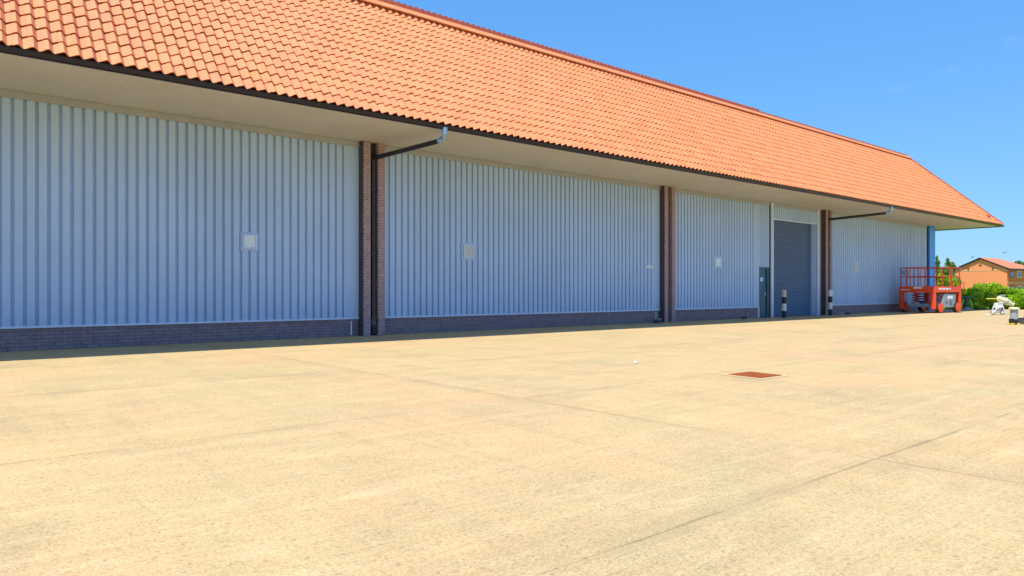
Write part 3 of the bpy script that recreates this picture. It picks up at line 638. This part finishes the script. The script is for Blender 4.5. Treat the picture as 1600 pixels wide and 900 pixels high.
def tree(label, px, Z, h, w, conifer=False, n=2600, size=0.28):
    t = thing('tree', label, 'tree', at(px, Z), random.uniform(0, 6), 'trees beyond the hedge and the house')
    MB().tube([(0, 0, -0.1), (0.05 * h * 0.1, 0, h * 0.45), (0, 0.02 * h, h * 0.9)], [h * 0.035, h * 0.022, h * 0.005], 8).build('trunk', M['bark'], t, True)
    cs, rs = [], []
    if conifer:
        for k in range(9):
            f = k / 8; r = w * (1 - f) * 0.5 + 0.15; 
            for q in range(3): cs.append((random.uniform(-1, 1) * r * 0.6, random.uniform(-1, 1) * r * 0.6, h * (0.15 + 0.83 * f))); rs.append((r * 0.7, r * 0.7, h * 0.06))
    else:
        for k in range(13):
            a = random.uniform(0, 6.28); rr = random.uniform(0.1, 1) * w * 0.36
            cs.append((math.cos(a) * rr, math.sin(a) * rr, h * random.uniform(0.42, 0.88))); s = random.uniform(0.13, 0.24) * w; rs.append((s, s, s * 0.8))
        for c in cs[:6]: MB().tube([(0, 0, h * 0.35), tuple(0.6 * v if i < 2 else v * 0.85 for i, v in enumerate(c)), c], [h * 0.015, h * 0.009, h * 0.003], 6).build('limb', M['bark'], t)
    P, N, T = blob_points(cs, rs, n, 0.4); leaves('crown', P, N, size, M['tree'], t, T)
tree('slender pointed tree just right of the blue corner post', 1464, 120, 6.9, 3.0, True)
tree('broad leafy tree behind the guard rails left of the brick house', 1474, 112, 5.0, 5.0)
tree('narrow spiky tree beside the left eave of the brick house', 1481, 118, 6.5, 2.4, True)
tree('rounded tree half hidden by the left eave of the brick house', 1489, 126, 6.6, 3.6)
tree('leafy tree rising behind the right end of the house roof', 1592, 150, 8.0, 7.0)
tree('dark leafy tree at the right edge behind the house roof', 1606, 146, 7.4, 6.0)

# ------------------------------------------------------------------ brick house
g0 = R2 * 78.8 + F2 * 110.0                                  # right gable corner
D_ = (R2 * 0.837 + F2 * 0.547).normalized(); 
hs_ = thing('house', 'orange brick house with a shallow tiled roof behind the hedge', 'house', (g0.x, g0.y, 0), math.atan2(D_.y, D_.x))
HW, HL, HE, HR = 7.65, 10.4, 4.75, 6.45                      # local: x back along the house, y across the gable
m = MB(); bm = m.bm
pts = [(0, 0, 0), (0, HW, 0), (0, HW, HE), (0, HW / 2, HR - 0.1), (0, 0, HE)]
m.poly(pts); m.poly([(0, HW, 0), (HL, HW, 0), (HL, HW, HE), (0, HW, HE)]); m.poly([(HL, 0, 0), (HL, HW, 0), (HL, HW, HE), (HL, 0, HE)])
m.build('gable_wall', M['hbrick'], hs_)
MB().bb(0.004, HL, 0.0, 0.05, 0, HE).build('side_wall', M['hbrick_shade'], hs_)
ov = 0.42; rp = HL - 3.9
def hz(y): return HE + (HR - HE) * (1 - abs(y - HW / 2) / (HW / 2))
m = MB(); zt = 0.16; ez = HE - ov * (HR - HE) / (HW / 2)
for dz in (0.0, zt):
    A = (-0.3, -ov, ez + dz); B = (HL + ov, -ov, ez + dz); Cc = (rp, HW / 2, HR + dz); Dd = (-0.3, HW / 2, HR + dz); E_ = (-0.3, HW + ov, ez + dz); F_ = (HL + ov, HW + ov, ez + dz)
    m.poly([A, B, Cc, Dd]); m.poly([Dd, Cc, F_, E_]); m.poly([B, F_, Cc])
rf = m.build('roof', M['hroof'], hs_)
m = MB()
for s_ in (0, 1):
    y0 = -ov if s_ == 0 else HW + ov
    m.poly([(-0.31, y0, ez - 0.05), (-0.31, HW / 2, HR - 0.05), (-0.31, HW / 2, HR + zt), (-0.31, y0, ez + zt)])
m.bb(-0.3, HL + ov, -ov - 0.06, -ov - 0.002, ez - 0.08, ez + zt); m.build('bargeboard', M['gutter'], hs_)
MB().bb(-0.03, 0.0, 0.02, HW - 0.02, 4.42, 4.56).build('string_course', M['hband'], hs_)
lv = MB().bb(-0.03, -0.002, HW / 2 - 0.2, HW / 2 + 0.2, 5.20, 5.48).build('gable_vent', M['bark'], hs_)
for y in (2.0, 5.6): MB().bb(-0.14, -0.002, y - 0.09, y + 0.09, 4.68, 4.98).build('wall_lamp', M['bark'], hs_)
MB().bb(-0.16, -0.002, HW - 0.95, HW - 0.78, 4.80, 4.96).build('alarm_box', M['white'], hs_)
for y0, y1 in ((0.5, 2.2), (3.9, 4.7)):
    f = MB().bb(-0.03, -0.002, y0, y1, 1.2, 2.0).build('window', M['bark'], hs_); MB().bb(-0.036, -0.031, y0 + 0.08, y1 - 0.08, 1.28, 1.92).build('pane', M['glass'], f)
for k, x in enumerate((0.9, 3.6, 6.2)):
    for z0, z1 in ((1.1, 2.0), (3.3, 4.35)):
        f = MB().bb(x, x + 1.7, -0.03, -0.002, z0, z1).build('window', M['white' if k else 'bark'], hs_); MB().bb(x + 0.09, x + 1.61, -0.036, -0.031, z0 + 0.09, z1 - 0.09).build('pane', M['glass'], f)
MB().bb(0.02, HL, -0.02, -0.001, 2.35, 2.55).build('string_course', M['hband'], hs_)
MB().bb(0.02, 0.3, -0.3, -0.02, 0.1, 1.75).build('meter_box', M['white'], hs_)

# birds in the sky above the house
def bird(px, py, Z, label):
    z = 1.2 + (454 - py) / 1080 * Z; t = thing('bird', label, 'bird', at(px, Z, z), camr + 0.5)
    m = MB(); m.lathe([(0.01, -0.22), (0.05, -0.1), (0.06, 0.05), (0.03, 0.17), (0.005, 0.22)], (0, 0, 0), 8, 'x')
    for s_ in (-1, 1): m.poly([(0.08, 0, 0.02), (0.02, s_ * 0.2, 0.12), (-0.06, s_ * 0.38, 0.07), (-0.10, s_ * 0.2, 0.10), (-0.08, 0, 0.02)])
    m.build('body', M['dgrey'], t)
bird(1519, 402, 90, 'small dark bird flying low over the left slope of the house roof')
bird(1569, 395, 90, 'small dark bird flying above the right part of the house roof')
